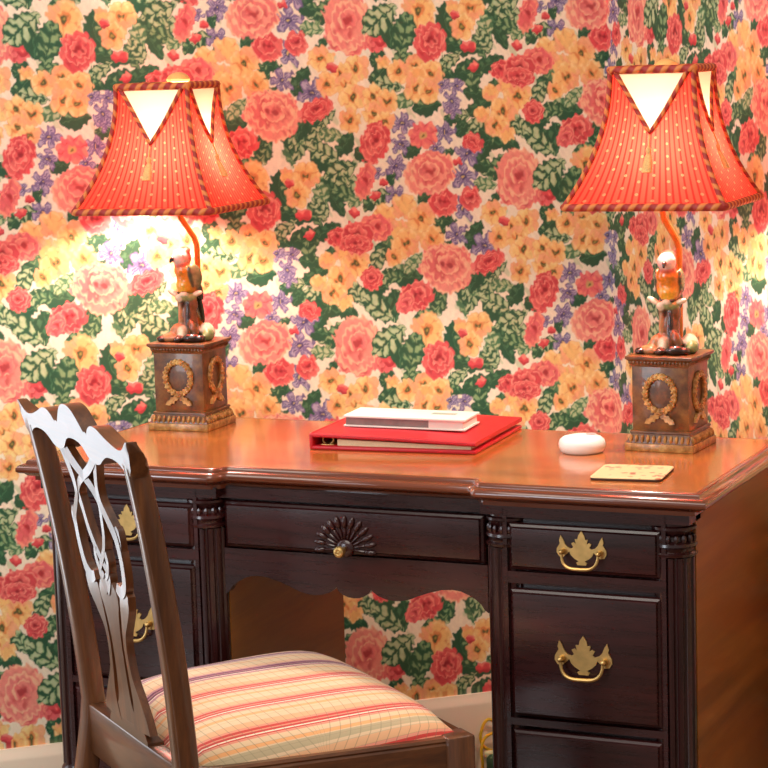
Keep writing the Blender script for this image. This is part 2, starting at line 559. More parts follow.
for nm, d in (('baseboard_left', LEFT_DIR), ('baseboard_right', RIGHT_DIR)):
    m = MB()
    prof = [(0, 0), (.016, 0), (.016, BASE_H-.022), (.014, BASE_H-.016), (.009, BASE_H-.008), (.006, BASE_H), (0, BASE_H)]
    m.rings([[along(d, u, o, z) for o, z in prof] for u in (0.0, 2.6)])
    tag(m.build(nm, CREAM), kind='structure')

m = MB(); m.box(-3.2, 3.2, -4.2, 1.6, -.05, 0)
FLOORM = wood('oak_floor', srgb(70, 42, 22), srgb(112, 72, 40), srgb(140, 96, 56), 'x', .35, .2)
tag(m.build('floor', FLOORM), kind='structure')

# ------------------------------------------------------------------ the desk
MAHOG = lambda ax, nm: wood(nm, srgb(18, 4, 5), srgb(44, 12, 12), srgb(66, 21, 20), ax, .28, .3)
M_X = MAHOG('x', 'dark_mahogany_long_grain')
M_Z = MAHOG('z', 'dark_mahogany_upright_grain')
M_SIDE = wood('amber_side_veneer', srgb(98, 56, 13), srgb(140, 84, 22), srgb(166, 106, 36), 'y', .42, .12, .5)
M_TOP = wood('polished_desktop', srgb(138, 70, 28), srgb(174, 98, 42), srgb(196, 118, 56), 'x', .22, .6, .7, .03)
M_EDGE = wood('desktop_moulding_shaded', srgb(62, 26, 14), srgb(104, 48, 24), srgb(128, 62, 32), 'x', .2, .6, .7, .03)  # desktop wood darkened: shade on the front edge put into the colour
BRASS = plain('aged_brass', srgb(212, 176, 112), .42, 1.0, noise=.15, scale=60)
BLACK = plain('shadow_gap_black', srgb(14, 8, 7), .6)

W2, D, ZT = .585, .5145, .765
desk = thing('kneehole_desk', 'dark mahogany kneehole desk with orange polished top standing across the papered corner', 'desk', (0, .25, 0))
DO = Vector((0, .25, 0))


def dpart(mb, name, mat, parent=None, sharp=35):
    """desk shapes are written in room coordinates; parts hang from the desk's base point"""
    mb.v = [(x, y-.25, z) for x, y, z in mb.v]
    return mb.build(name, mat, parent or desk, sharp)


def top_outline(off):
    """front edge steps back over the kneehole"""
    xs, r = .229, .027
    q = [(-W2+off, D-off), (-W2+off, off), (-xs-off*.3, off)]
    for k in range(1, 7):
        a = k/7*PI/2
        q.append((-xs+off*-.3+r*.9*math.sin(a)*.55+k*.0008, off+r*(1-math.cos(a))))
    q.append((-xs+.024-off*.3, r+off))
    q += [(-x, y) for x, y in q[::-1]]
    return q


m = MB()
lv = [(.023, .730), (.023, .7365), (.014, .7385), (.010, .7425), (.003, .7440), (0, .7470), (0, .7520), (.003, .7560), (.008, .7580),
      (.0125, .7590), (.0135, .7625), (.0150, .7642), (.0185, .7650), (.0215, .7650), (.0220, .7641), (.0235, .7641), (.0240, .7650)]
rr = [[(x, y, z) for x, y in top_outline(o)] for o, z in lv]
m.cur = 1
m.rings(rr[:14], True, False)
m.cur = 0
m.rings(rr[13:], False, True)
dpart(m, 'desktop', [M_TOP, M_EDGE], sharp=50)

XI, XO, YF, YB = .226, .553, .024, .482
CR = .033


def fluted(cx, cy, z0, z1, R, n=14):
    m = MB()
    pts = []
    for j in range(n*6):
        a = 2*PI*j/(n*6)
        r = R-.0042*max(0, math.sin(a*n))**.6
        pts.append((cx+r*math.cos(a), cy+r*math.sin(a)))
    m.rings([[(x, y, z) for x, y in pts] for z in (z0, z1)])
    return m


HANDLE_HALF = [(0, -19), (7, -19), (9, -15.5), (5, -13), (12, -9.5), (18, -4.5), (20.5, 1), (25, -3), (31, -8), (38, -7), (42, -1), (41.5, 5), (38, 10), (36, 13),
               (37.5, 17), (35, 25), (31, 19.5), (28, 12.5), (23, 7.5), (17, 5.5), (13.5, 8), (17, 13.5), (13, 15.5), (9, 13), (11, 20), (6.5, 20), (5, 26), (0, 33)]


def handle(parent, cx, yf, cz, s):
    pl = [(x, z) for x, z in HANDLE_HALF]+[(-x, z) for x, z in HANDLE_HALF[-2:0:-1]]
    m = MB()
    m.prism([(x*s*.93/1000, z*s/1000) for x, z in pl], -.0022, .0006, lambda u, w, d: (cx+u, yf+d, cz+w))
    h = dpart(m, 'handle', BRASS, parent)
    m = MB()
    for sx in (-1, 1):
        m.ell((cx+sx*.0290*s, yf-.007, cz+.0010*s), (.0044*s, .008, .0044*s))
    pts = []
    for k in range(25):
        a = PI*(1-k/24)
        u = math.cos(a)
        pts.append((cx+.0285*s*math.copysign(abs(u)**.6, u), yf-.010-.004*math.sin(a), cz-.0235*s*math.sin(a)**.75+.0005))
    m.tube(pts, [.0021*s*(1+.25*(1-abs(-1+2*k/24))) for k in range(25)], 8)
    dpart(m, 'bail', BRASS, h)


def drawer(x0, x1, z0, z1, yf, mat):
    m = MB()
    b = .0075
    # lipped front: flat field, sloped moulded edge
    rg = []
    for o, y in ((0, yf+.020), (0, yf+.004), (.002, yf+.001), (.0055, yf-.001), (b, yf-.0045), (b+.003, yf-.005)):
        rg.append([(x0+o, y, z0+o), (x1-o, y, z0+o), (x1-o, y, z1-o), (x0+o, y, z1-o)])
    m.rings(rg)
    return dpart(m, 'drawer', mat, sharp=20)


DZ = [(.632, .7045), (.404, .6040), (.186, .3840)]
for s in (-1, 1):
    X = lambda a, b: (min(s*a, s*b), max(s*a, s*b))
    # the pedestal's case
    m = MB()
    x0, x1 = X(XI+.004, XO-.004)
    m.box(x0, x1, .075, YB, .12, .733)
    x0, x1 = X(XI+CR+.003, XO-CR-.003)
    m.box(x0, x1, YF+.018, .08, .12, .733)
    for a, b in ((XI+CR+.003, .2685), (.5105, XO-CR-.003)):
        x0, x1 = X(a, b)
        m.box(x0, x1, YF, YF+.03, .15, .733)
    x0, x1 = X(.2685, .5105)
    for z0, z1 in ((.7130, .733), (.6120, .6300), (.3910, .4020), (.15, .1840)):
        m.box(x0, x1, YF+.0005, YF+.03, z0, z1)
    dpart(m, 'pedestal', M_X)
    # corner blocks of frieze above the columns
    for a, b in ((XI, XI+CR+.004), (XO-CR-.004, XO)):
        m = MB()
        x0, x1 = X(a, b)
        m.box(x0, x1, YF, YF+.06, .716, .733)
        dpart(m, 'corner_block', M_X)
    # plain sides of the pedestal
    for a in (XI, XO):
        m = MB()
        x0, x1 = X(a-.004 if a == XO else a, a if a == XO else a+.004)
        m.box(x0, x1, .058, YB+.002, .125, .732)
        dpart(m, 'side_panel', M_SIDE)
    # fluted corner columns
    for a in (XI+CR, XO-CR):
        c = fluted(s*a, YF+CR, .245, .664, CR-.001)
        c = dpart(c, 'column', M_Z, sharp=60)
        m = MB()
        m.lathe([(CR-.004, .664), (CR+.001, .666), (CR+.002, .670), (CR-.002, .673), (CR-.001, .678), (CR+.002, .681), (CR+.001, .685), (CR-.005, .689),
                 (CR-.007, .695), (CR-.003, .701), (CR+.001, .706), (CR+.001, .710), (CR-.003, .712), (CR-.003, .717)], 32, (s*a, YF+CR))
        for j in range(16):
            an = 2*PI*j/16
            m.ell((s*a+(CR-.003)*math.cos(an), YF+CR+(CR-.003)*math.sin(an), .692), (.0042, .0042, .007), None, 6, 5)
        dpart(m, 'capital', M_X, c)
        m = MB()
        m.lathe([(CR+.002, .150), (CR+.002, .222), (CR-.002, .226), (CR+.001, .231), (CR+.002, .236), (CR-.001, .241), (CR-.002, .246)], 32, (s*a, YF+CR))
        dpart(m, 'column_base', M_X, c)
    # base moulding and bracket feet
    m = MB()
    x0, x1 = X(XI, XO)
    rg = []
    for o, z in ((-.002, .150), (.004, .146), (.006, .138), (.012, .132), (.013, .118), (.010, .112)):
        rg.append([(x0-o, YF-o, z), (x1+o, YF-o, z), (x1+o, YB+o*.5, z), (x0-o, YB+o*.5, z)])
    m.rings(rg)
    dpart(m, 'base_moulding', M_X)
    for fx, fy in ((x0, YF), (x1, YF), (x0, YB), (x1, YB)):
        m = MB()
        dx, dy = (1 if fx == x0 else -1), (1 if fy == YF else -1)
        out = [(0, 0), (.030, 0), (.034, .03), (.050, .07), (.085, .09), (.095, .114), (0, .114)]
        m.prism(out, -.010, .014, lambda u, w, d: (fx+dx*(u-.008), fy+dy*d, w))
        m.prism(out, -.010, .014, lambda u, w, d: (fx+dx*d, fy+dy*(u-.008), w))
        dpart(m, 'bracket_foot', M_X)
    # drawers
    for i, (z0, z1) in enumerate(DZ):
        x0, x1 = X(.270, .509)
        d = drawer(x0, x1, z0, z1, YF+.002, M_X)
        cz = (.6665, .5015, .2850)[i]
        handle(d, s*.3885, YF-.003, cz, (1.0, 1.16, 1.16)[i])

# centre of the desk: frieze, long drawer, scalloped apron
YC = .047
m = MB()
m.box(-XI-.004, XI+.004, YC-.004, YC+.03, .7135, .733)
m.box(-XI-.004, XI+.004, YC+.02, YC+.05, .62, .72)
dpart(m, 'frieze_rail', M_X)
d = drawer(-XI+.002, XI-.002, .6330, .7095, YC-.002, M_X)
FC = (-.0085, .6445)
yc = YC-.007
m = MB()
for j in range(13):
    a = PI*(-.03+1.06*j/12)
    ca, sa = math.cos(a), math.sin(a)
    for k in range(2):
        r = (.0245, .0415)[k]
        R = Matrix.Rotation(-(a-PI/2), 4, 'Y')
        m.ell((FC[0]+ca*r*1.05, yc, FC[1]+sa*r*1.02), ((.0030, .0050)[k], (.0045, .0065)[k], (.0125, .0110)[k]), R, 8, 6)
m.ell((FC[0], yc, FC[1]), (.016, .007, .015))
dpart(m, 'fan_carving', M_X, d, 60)
m = MB()
rg = []
for r, y in ((.004, .002), (.004, -.010), (.008, -.013), (.0095, -.017), (.008, -.021), (.005, -.0225), (.003, -.0215), (.001, -.0225)):
    rg.append([(FC[0]+r*math.cos(2*PI*j/20), yc-.006+y, FC[1]-.001+r*math.sin(2*PI*j/20)) for j in range(20)])
m.rings(rg)
dpart(m, 'knob', BRASS, d)
half = [(0, .5635), (.010, .5645), (.019, .5680), (.0265, .5735), (.0300, .5795), (.0330, .5760), (.042, .5700), (.055, .5655), (.068, .5640), (.080, .5645), (.095, .5680),
        (.112, .5750), (.130, .5815), (.150, .5868), (.168, .5885), (.182, .5870), (.195, .5820), (.206, .5760), (.215, .5690), (.221, .5600), (.227, .5560)]
ap = [(-x, z) for x, z in half[::-1]]+half[1:]
ap += [(.229, .630), (-.229, .630)]
m = MB()
# strip of quads keeps the scalloped shape clean
low = ap[:-2]
v0 = [(x, YC, z) for x, z in low]; v1 = [(x, YC, .631) for x, z in low]
v2 = [(x, YC+.016, z) for x, z in low]; v3 = [(x, YC+.016, .631) for x, z in low]
n = len(low)
F = []
for i in range(n-1):
    F += [(i, i+1, n+i+1, n+i), (2*n+i+1, 2*n+i, 3*n+i, 3*n+i+1), (i+1, i, 2*n+i, 2*n+i+1), (n+i, n+i+1, 3*n+i+1, 3*n+i)]
F += [(0, n, 3*n, 2*n), (n-1, 3*n-1, 4*n-1, 2*n-1)]
m.add(v0+v1+v2+v3, F)
dpart(m, 'scalloped_apron', M_X)
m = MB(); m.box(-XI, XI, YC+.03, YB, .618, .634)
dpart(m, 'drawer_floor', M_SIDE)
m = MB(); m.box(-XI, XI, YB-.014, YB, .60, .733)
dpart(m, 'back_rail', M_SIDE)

# ------------------------------------------------------------------ the two parrot lamps
def antique(name, dark, mid, hi, sc=38):
    t = NT(name)
    tc = t.n('ShaderNodeTexCoord')
    nz = t.n('ShaderNodeTexNoise', Scale=sc, Detail=6, Roughness=.65)
    t.l(tc, 'Object', nz, 'Vector')
    t.set(Base_Color=t.ramp(nz.outputs[0], [(.32, dark), (.5, mid), (.68, hi)]))
    t.bump(nz.outputs[0], .25, .002)
    return t.set(Roughness=.36, Coat_Weight=.25)


M_BOX = antique('antiqued_brown_lacquer', srgb(64, 36, 15), srgb(104, 62, 27), srgb(134, 88, 40))
M_GILT = antique('worn_gilding', srgb(112, 72, 27), srgb(174, 122, 58), srgb(220, 176, 104), 70)
M_ROD = plain('orange_gilt_rod', srgb(196, 122, 48), .3, .4)


def rope_material():
    t = NT('twisted_red_gold_braid')
    uv = t.n('ShaderNodeUVMap')
    sp = t.n('ShaderNodeSeparateXYZ')
    t.l(uv, 0, sp, 0)
    ph = t.math('ADD', t.math('MULTIPLY', sp.outputs[0], 46.0), sp.outputs[1])
    w = t.math('SINE', t.math('MULTIPLY', ph, 2*PI))
    t.set(Base_Color=t.ramp(t.math('MULTIPLY_ADD', w, .5, .5), [(.38, srgb(158, 40, 32)), (.78, srgb(212, 122, 58))]))
    t.bump(w, .5, .002)
    return t.set(Roughness=.6)


M_ROPE = rope_material()


def cloth(name, build, trans):
    """thin lampshade cloth: part of the bulb's light passes through it"""
    t = NT(name)
    colr = build(t)
    df = t.n('ShaderNodeBsdfDiffuse'); tr = t.n('ShaderNodeBsdfTranslucent'); mx = t.n('ShaderNodeMixShader')
    mx.inputs[0].default_value = trans
    t.t.links.new(colr, df.inputs[0]); t.t.links.new(colr, tr.inputs[0])
    t.l(df, 0, mx, 1); t.l(tr, 0, mx, 2); t.l(mx, 0, t.out, 'Surface')
    return t.m


def red_cloth(t):
    uv = t.n('ShaderNodeUVMap'); sp = t.n('ShaderNodeSeparateXYZ')
    t.l(uv, 0, sp, 0)
    st = t.math('SINE', t.math('MULTIPLY', sp.outputs[0], 2*PI*22))
    base = t.mix(t.math('SMOOTH_MIN', t.math('MAXIMUM', t.math('MULTIPLY_ADD', st, 1.4, -.2), 0.0), 1.0, .1), srgb(228, 72, 54), srgb(192, 43, 36))
    # little woven spots, staggered
    du = t.math('MULTIPLY', sp.outputs[0], 9.0)
    dv = t.math('MULTIPLY', sp.outputs[1], 11.0)
    fu = t.math('FRACT', du); row = t.math('FLOOR', du)
    fv = t.math('FRACT', t.math('ADD', dv, t.math('MULTIPLY', row, .5)))
    a = t.math('POWER', t.math('SUBTRACT', fu, .5), 2.0)
    b = t.math('POWER', t.math('SUBTRACT', fv, .5), 2.0)
    spot = t.math('LESS_THAN', t.math('ADD', a, b), .013)
    return t.mix(t.math('MULTIPLY', spot, .26), base, srgb(246, 176, 120))


def ivory_cloth(t):
    q = t.n('ShaderNodeRGB'); q.outputs[0].default_value = srgb(248, 222, 182)
    return q.outputs[0]


M_RED = cloth('red_striped_shade_cloth', red_cloth, .125)
M_IVORY = cloth('ivory_shade_cloth', ivory_cloth, .085)
M_FIN = plain('pale_orange_knob', srgb(236, 176, 104), .4)
M_TASSEL = plain('gold_thread', srgb(224, 176, 108), .7, noise=.2, scale=300)
M_BULB = NT('lit_frosted_bulb').set(Base_Color=(1, .9, .8, 1), Emission_Color=(1.0, .90, .78, 1), Emission_Strength=440.0)


def clay(name):
    t = NT(name)
    a = t.n('ShaderNodeAttribute', attribute_name='glaze')
    tc = t.n('ShaderNodeTexCoord')
    nz = t.n('ShaderNodeTexNoise', Scale=150, Detail=4)
    t.l(tc, 'Object', nz, 'Vector')
    g = t.ramp(nz.outputs[0], [(.3, (.62, .6, .58, 1)), (.65, (1, 1, 1, 1))])
    mx = t.n('ShaderNodeMix'); mx.data_type = 'RGBA'; mx.blend_type = 'MULTIPLY'; mx.inputs[0].default_value = .8
    t.l(a, 'Color', mx, 6); t.t.links.new(g, mx.inputs[7])
    t.t.links.new(mx.outputs[2], t.b.inputs['Base Color'])
    return t.set(Roughness=.25, Coat_Weight=.5)


M_CLAY = clay('painted_glazed_ceramic')


def sculpt(name, blobs, parent, voxel=.0019, smooth=5):
    """one continuous skin over overlapping blobs (centre, radii, rotation, colour); colours follow the nearest blob"""
    m = MB()
    for c, r, R, k in blobs: m.ell(c, r, R, 16, 10)
    tmp = m.build('tmp_skin', M_CLAY)
    md = tmp.modifiers.new('r', 'REMESH'); md.mode = 'VOXEL'; md.voxel_size = voxel
    sm = tmp.modifiers.new('s', 'SMOOTH'); sm.factor = .5; sm.iterations = smooth
    dg = bpy.context.evaluated_depsgraph_get()
    dg.update()
    me = bpy.data.meshes.new_from_object(tmp.evaluated_get(dg))
    old = tmp.data
    bpy.data.objects.remove(tmp); bpy.data.meshes.remove(old)
    me.name = name
    co = np.empty(len(me.vertices)*3, np.float32); me.vertices.foreach_get('co', co); co = co.reshape(-1, 3)
    colr = np.zeros((len(co), 4)); tot = np.zeros(len(co))
    for c, r, R, k in blobs:
        M = np.array((R.to_3x3() if R is not None else Matrix.Identity(3)).transposed())
        dd = np.linalg.norm((co-np.array(c)) @ M.T/np.array(r), axis=1)
        w = np.exp(-13*np.maximum(dd-.6, 0))*(dd < 2)/min(r)**.6
        colr += w[:, None]*np.array(k); tot += w
    colr = (colr/np.maximum(tot, 1e-9)[:, None]).astype(np.float32)
    at = me.color_attributes.new('glaze', 'FLOAT_COLOR', 'POINT')
    at.data.foreach_set('color', colr.ravel())
    me.materials.clear(); me.materials.append(M_CLAY)
    me.polygons.foreach_set('use_smooth', [True]*len(me.polygons))
    o = bpy.data.objects.new(name, me); COL.objects.link(o); o.parent = parent
    return o


def RX(a, ax='X'): return Matrix.Rotation(math.radians(a), 4, ax)


def make_lamp():
    root = thing('table_lamp', 'lamp', 'lamp')
    # pedestal
    m = MB()
    m.bbox(-.058, .058, -.058, .058, 0, .0125, .0015)
    m.cur = 1
    rg = []
    for h, z in ((.0555, .0125), (.0555, .0145), (.0535, .018), (.0505, .024), (.0495, .0275), (.0510, .0290), (.0510, .0315), (.0480, .0335)):
        rg.append([(-h, -h, z), (h, -h, z), (h, h, z), (-h, h, z)])
    m.rings(rg)
    m.cur = 0
    for k in range(4):
        R = Matrix.Rotation(k*PI/2, 4, 'Z')
        for j in range(11):
            m.ell(R @ Vector((-.048+.0096*j, -.0533, .0195)), (.0031, .0042, .0068), R @ RX(-18), 8, 6)
    base = m.build('pedestal_base', [M_GILT, M_BOX], root)
    m = MB()
    m.bbox(-.0475, .0475, -.0475, .0475, .032, .138, .001)
    m.build('pedestal_box', M_BOX, root)
    m = MB()
    rg = []
    for h, z in ((.0475, .1355), (.0490, .1375), (.0495, .1405), (.0520, .1450), (.0545, .1475), (.0560, .1485), (.0560, .1525), (.0545, .1535)):
        rg.append([(-h, -h, z), (h, -h, z), (h, h, z), (-h, h, z)])
    m.rings(rg)
    for k in range(4):
        R = Matrix.Rotation(k*PI/2, 4, 'Z')
        for j in range(17):
            m.ell(R @ Vector((-.048+.006*j, -.0512, .1425)), (.0021, .0021, .0030), None, 6, 5)
    m.build('cornice', M_BOX, root)
    for k in range(4):
        R = Matrix.Rotation(k*PI/2, 4, 'Z')
        m = MB()
        n = 44
        ring = [R @ Vector((.0245*math.sin(2*PI*j/n), -.0485, .0925+.0285*math.cos(2*PI*j/n))) for j in range(n)]
        m.tube(ring, [.0046+.0009*math.sin(j*PI*.5) for j in range(n)], 8, True)
        for j in range(0, n):
            a = 2*PI*j/n
            off = .0030*(1 if j % 2 else -1)
            m.ell(R @ Vector(((.0245+off)*math.sin(a), -.0515, .0925+(.0285+off)*math.cos(a))), (.0022, .0028, .0034), R @ Matrix.Rotation(a+.9*(1 if j % 2 else -1), 4, 'Y'), 6, 5)
        for sx in (-1, 1):
            # oak-leaf ribbon ends under the ring
            out = [(0, -.0030), (.006, -.0058), (.009, -.0034), (.014, -.0070), (.0175, -.0038), (.0225, -.0055), (.0290, 0), (.0225, .0045), (.0175, .0030), (.014, .0060), (.009, .0032), (.006, .0050), (0, .0030)]
            an = math.radians(-33)
            ca, sa = math.cos(an), math.sin(an)
            m.prism(out, -.0510, -.0470, lambda u, w, d: R @ Vector((sx*(.001+u*ca-w*sa), d-.0018*(1-abs(w)/.007)*(1 if d < -.049 else 0), .0605+u*sa+w*ca)))
        m.ell(R @ Vector((0, -.050, .0615)), (.0045, .004, .0045), None, 8, 6)
        m.build('wreath', M_GILT, root)
    # tree stump with roots
    BR, DK, TN, CR_, GR = srgb(120, 70, 36), srgb(52, 30, 20), srgb(196, 132, 84), srgb(236, 216, 184), srgb(134, 150, 92)
    bl = [((0, 0, .168), (.021, .018, .026), None, BR), ((.001, 0, .195), (.0165, .0145, .034), None, BR), ((-.009, -.009, .190), (.0055, .0055, .034), RX(6), TN), ((.006, -.012, .192), (.0050, .0050, .032), None, DK), ((-.006, -.004, .222), (.011, .011, .018), RX(12, 'Y'), DK),
          ((.010, -.001, .222), (.009, .010, .018), RX(-14, 'Y'), BR), ((0, -.002, .2310), (.0195, .015, .0085), None, GR), ((-.024, -.006, .2375), (.0130, .0060, .0052), RX(28, 'Y'), CR_), ((-.010, -.014, .2300), (.0075, .0055, .0070), None, CR_),
          ((.022, -.002, .2375), (.009, .007, .005), RX(-14, 'Y'), CR_), ((0, -.014, .237), (.008, .006, .0045), None, CR_),
          ((-.028, -.022, .1600), (.017, .012, .0085), RX(-24, 'Z'), TN), ((-.040, -.030, .1585), (.009, .008, .0058), None, DK), ((-.018, -.014, .172), (.010, .010, .014), RX(28, 'Y'), TN),
          ((-.004, -.034, .1590), (.009, .012, .0065), None, DK), ((-.003, -.022, .168), (.008, .008, .014), RX(-20, 'X'), CR_),
          ((.020, -.032, .1615), (.016, .010, .0085), RX(18, 'Z'), DK), ((.033, -.026, .1600), (.011, .010, .0070), None, DK), ((.017, -.014, .176), (.008, .009, .016), RX(-24, 'Y'), BR),
          ((.034, .006, .170), (.012, .016, .016), RX(-30, 'Y'), CR_), ((.040, -.004, .164), (.010, .014, .011), None, GR), ((0, .026, .163), (.024, .016, .011), None, BR), ((-.026, .014, .163), (.018, .015, .011), None, GR)]
    sculpt('tree_stump', bl, root)
    # the bird
    WH, RD, OR, YL, WG, TL, BK = srgb(240, 214, 200), srgb(214, 92, 70), srgb(222, 132, 30), srgb(232, 172, 44), srgb(118, 130, 88), srgb(48, 62, 44), srgb(40, 28, 26)
    bl = [((0, .001, .2610), (.0205, .0175, .0300), RX(14), OR), ((0, -.005, .2520), (.0165, .0145, .0160), None, YL), ((0, -.007, .2780), (.0180, .0150, .0150), None, OR),
          ((0, -.009, .2880), (.0145, .0135, .0080), None, RD),
          ((0, -.0130, .3015), (.0158, .0152, .0150), None, WH), ((0, -.0035, .3110), (.0128, .0115, .0080), RX(26), RD), ((0, .0015, .3000), (.0120, .0068, .0120), None, RD),
          ((0, -.0285, .3000), (.0038, .0070, .0042), RX(8), BK), ((0, -.0330, .2962), (.0026, .0032, .0050), RX(-10), BK),
          ((-.0148, -.0165, .3055), (.0012, .0012, .0012), None, BK), ((.0148, -.0165, .3055), (.0012, .0012, .0012), None, BK),
          ((-.0185, .0060, .2690), (.0062, .0135, .0215), RX(16), WG), ((.0185, .0060, .2690), (.0062, .0135, .0215), RX(16), WG),
          ((-.0185, -.004, .2680), (.0040, .0050, .0200), RX(12), TL), ((.0185, -.004, .2680), (.0040, .0050, .0200), RX(12), TL),
          ((-.0130, .0150, .2450), (.0060, .0080, .0240), RX(18), TL), ((.0130, .0150, .2450), (.0060, .0080, .0240), RX(18), TL),
          ((0, .0240, .2180), (.0095, .0055, .0400), RX(13), TL), ((-.007, -.010, .2385), (.0042, .0070, .0038), None, BK), ((.007, -.010, .2385), (.0042, .0070, .0038), None, BK)]
    sculpt('parrot', bl, root, .0016, 4)
    # bent rod that carries the shade
    m = MB()
    pts = [(.006, .034, .153), (.006, .034, .27), (.006, .034, .318), (.003, .030, .333), (-.004, .018, .352), (-.010, .006, .370), (-.010, 0, .385), (-.002, 0, .398), (0, 0, .41), (0, 0, .42)]
    m.tube(pts, .0052, 10)
    m.build('rod', M_ROD, root)
    m = MB()
    m.lathe([(.004, .405), (.013, .407), (.013, .428), (.011, .432)], 20)
    m.build('bulb_socket', BRASS, root)
    m = MB()
    m.lathe([(.010, .430), (.014, .437), (.024, .453), (.028, .468), (.025, .484), (.014, .495), (.003, .498)], 20)
    m.build('bulb', M_BULB, root)
    m = MB()
    m.tube([(0, 0, .498), (0, 0, .612)], .0022, 8)
    m.lathe([(.012, .604), (.020, .607), (.021, .611), (.017, .617), (.010, .621), (.003, .623)], 20)
    m.build('finial', M_FIN, root)
    # shade: four hollow-curved cloth sides, each with an ivory V let into the top
    ZB, ZTOP, HB, HT, TV, AV = .3925, .6030, .1285, .0668, .465, .90
    H = lambda t: HT+(HB-HT)*t**2.15
    Zf = lambda t: ZTOP+(ZB-ZTOP)*t
    red, subs = MB(), []
    for k in range(4):
        R = Matrix.Rotation(k*PI/2, 4, 'Z')
        P = lambda a, t: R @ Vector((a*H(t), -H(t), Zf(t)))
        def patch(mb, fa0, fa1, t0, t1, nu, nt):
            v, f, uv = [], [], []
            for i in range(nt+1):
                t = t0+(t1-t0)*i/nt
                for j in range(nu+1):
                    a = fa0(t)+(fa1(t)-fa0(t))*j/nu
                    v.append((P(a, t), (a, t)))
            for i in range(nt):
                for j in range(nu):
                    q = (i*(nu+1)+j, i*(nu+1)+j+1, (i+1)*(nu+1)+j+1, (i+1)*(nu+1)+j)
                    f.append(q); uv.append([(v[w][1][0]*.5, v[w][1][1]) for w in q])
            mb.add([w[0] for w in v], f, uv)
        V = lambda t: AV*max(0.0, 1-t/TV)
        patch(red, lambda t: -1, lambda t: -V(t), 0, TV, 4, 14)
        patch(red, lambda t: V(t), lambda t: 1, 0, TV, 4, 14)
        patch(red, lambda t: -1, lambda t: 0, TV, 1, 4, 16)
        patch(red, lambda t: 0, lambda t: 1, TV, 1, 4, 16)
        iv = MB()
        patch(iv, lambda t: -V(t), V, 0, TV-.002, 6, 14)
        subs.append(iv.build('ivory_panel', M_IVORY, None, 60, fix=False))
        # braid round the V, tassel below its point
        bm_ = MB()
        ptsV = [P(-V(t), t)+R @ Vector((0, -.0012, 0)) for t in [TV*j/16 for j in range(17)]]+[P(V(t), t)+R @ Vector((0, -.0012, 0)) for t in [TV*j/16 for j in range(15, -1, -1)]]
        bm_.tube(ptsV, .0040, 8)
        subs.append(bm_.build('point_braid', M_ROPE, None, 60))
        ts = MB()
        x, y, z = 0, -H(TV+.10)-.004, Zf(TV+.05)
        ts.tube([R @ Vector((0, -H(TV)-.002, Zf(TV))), R @ Vector((0, y, z-.012))], .0012, 6)
        prof = [(.0016, -.010), (.0042, -.014), (.0046, -.018), (.0030, -.022), (.0056, -.026), (.0074, -.038), (.0082, -.049), (.0070, -.050)]
        yo = -H(TV+.30)-.003
        ts.rings([[R @ Vector((r*math.cos(2*PI*j/12), y+(yo-y)*min(1, max(0, (-dz-.02)/.036))+r*.8*math.sin(2*PI*j/12), z+dz)) for j in range(12)] for r, dz in prof])
        subs.append(ts.build('tassel', M_TASSEL, None))
        cb = MB()
        cb.tube([R @ Vector((-H(t), -H(t), Zf(t))) for t in [j/24 for j in range(25)]], .0046, 8)
        subs.append(cb.build('corner_braid', M_ROPE, None, 60))
    shade = red.build('lampshade', M_RED, root, 50, fix=False)
    for nm, t, r in (('top_braid', 0, .0064), ('bottom_braid', 1, .0062)):
        m = MB()
        h = H(t)
        pts = []
        cs = [(-h, -h), (h, -h), (h, h), (-h, h)]
        for k in range(4):
            a, b = cs[k], cs[(k+1) % 4]
            for j in range(16):
                f = .015+.97*j/15
                pts.append((a[0]+(b[0]-a[0])*f, a[1]+(b[1]-a[1])*f, Zf(t)))
        m.tube(pts, r, 8, True)
        subs.append(m.build(nm, M_ROPE, None, 60))
    # wire spider that holds the shade on the finial
    m = MB()
    h = HT
    for a, b in (((-h, -h), (h, h)), ((-h, h), (h, -h))):
        m.tube([(a[0], a[1], ZTOP), (0, 0, ZTOP+.006), (b[0], b[1], ZTOP)], .0012, 6)
    subs.append(m.build('shade_wire', BRASS, None))
    for q in subs: q.parent = shade
    return root


lamp = make_lamp()
lamp_b = copy_tree(lamp)
for o, loc, rz, bird, sh, label in (
        (lamp, (-.467, .392, ZT), 2.5, -28, (-.018, -.008, -.003, 2.5), 'parrot table lamp with red shade, nearer the wooden chair'),
        (lamp_b, (.4135, .3935, ZT), -2.5, 6, (-.006, -.002, .004, 5.0), 'parrot table lamp with red shade, beside the white disc and square coaster')):
    o.location = loc
    o.rotation_euler = (0, 0, math.radians(rz))
    tag(o, label, 'lamp', 'parrot lamps on the desk')
    for c in o.children:
        if c.name.startswith('lampshade'): c.location = sh[:3]; c.rotation_euler = (0, 0, math.radians(sh[3]))
        if c.name.startswith('parrot'): c.rotation_euler = (0, 0, math.radians(bird))

# ------------------------------------------------------------------ the chair
CH = lambda ax, nm: wood(nm, srgb(44, 22, 10), srgb(86, 48, 22), srgb(120, 72, 36), ax, .34, .45, 1.3)
C_Z, C_X, C_Y = CH('z', 'chair_walnut_upright'), CH('x', 'chair_walnut_across'), CH('y', 'chair_walnut_lengthwise')


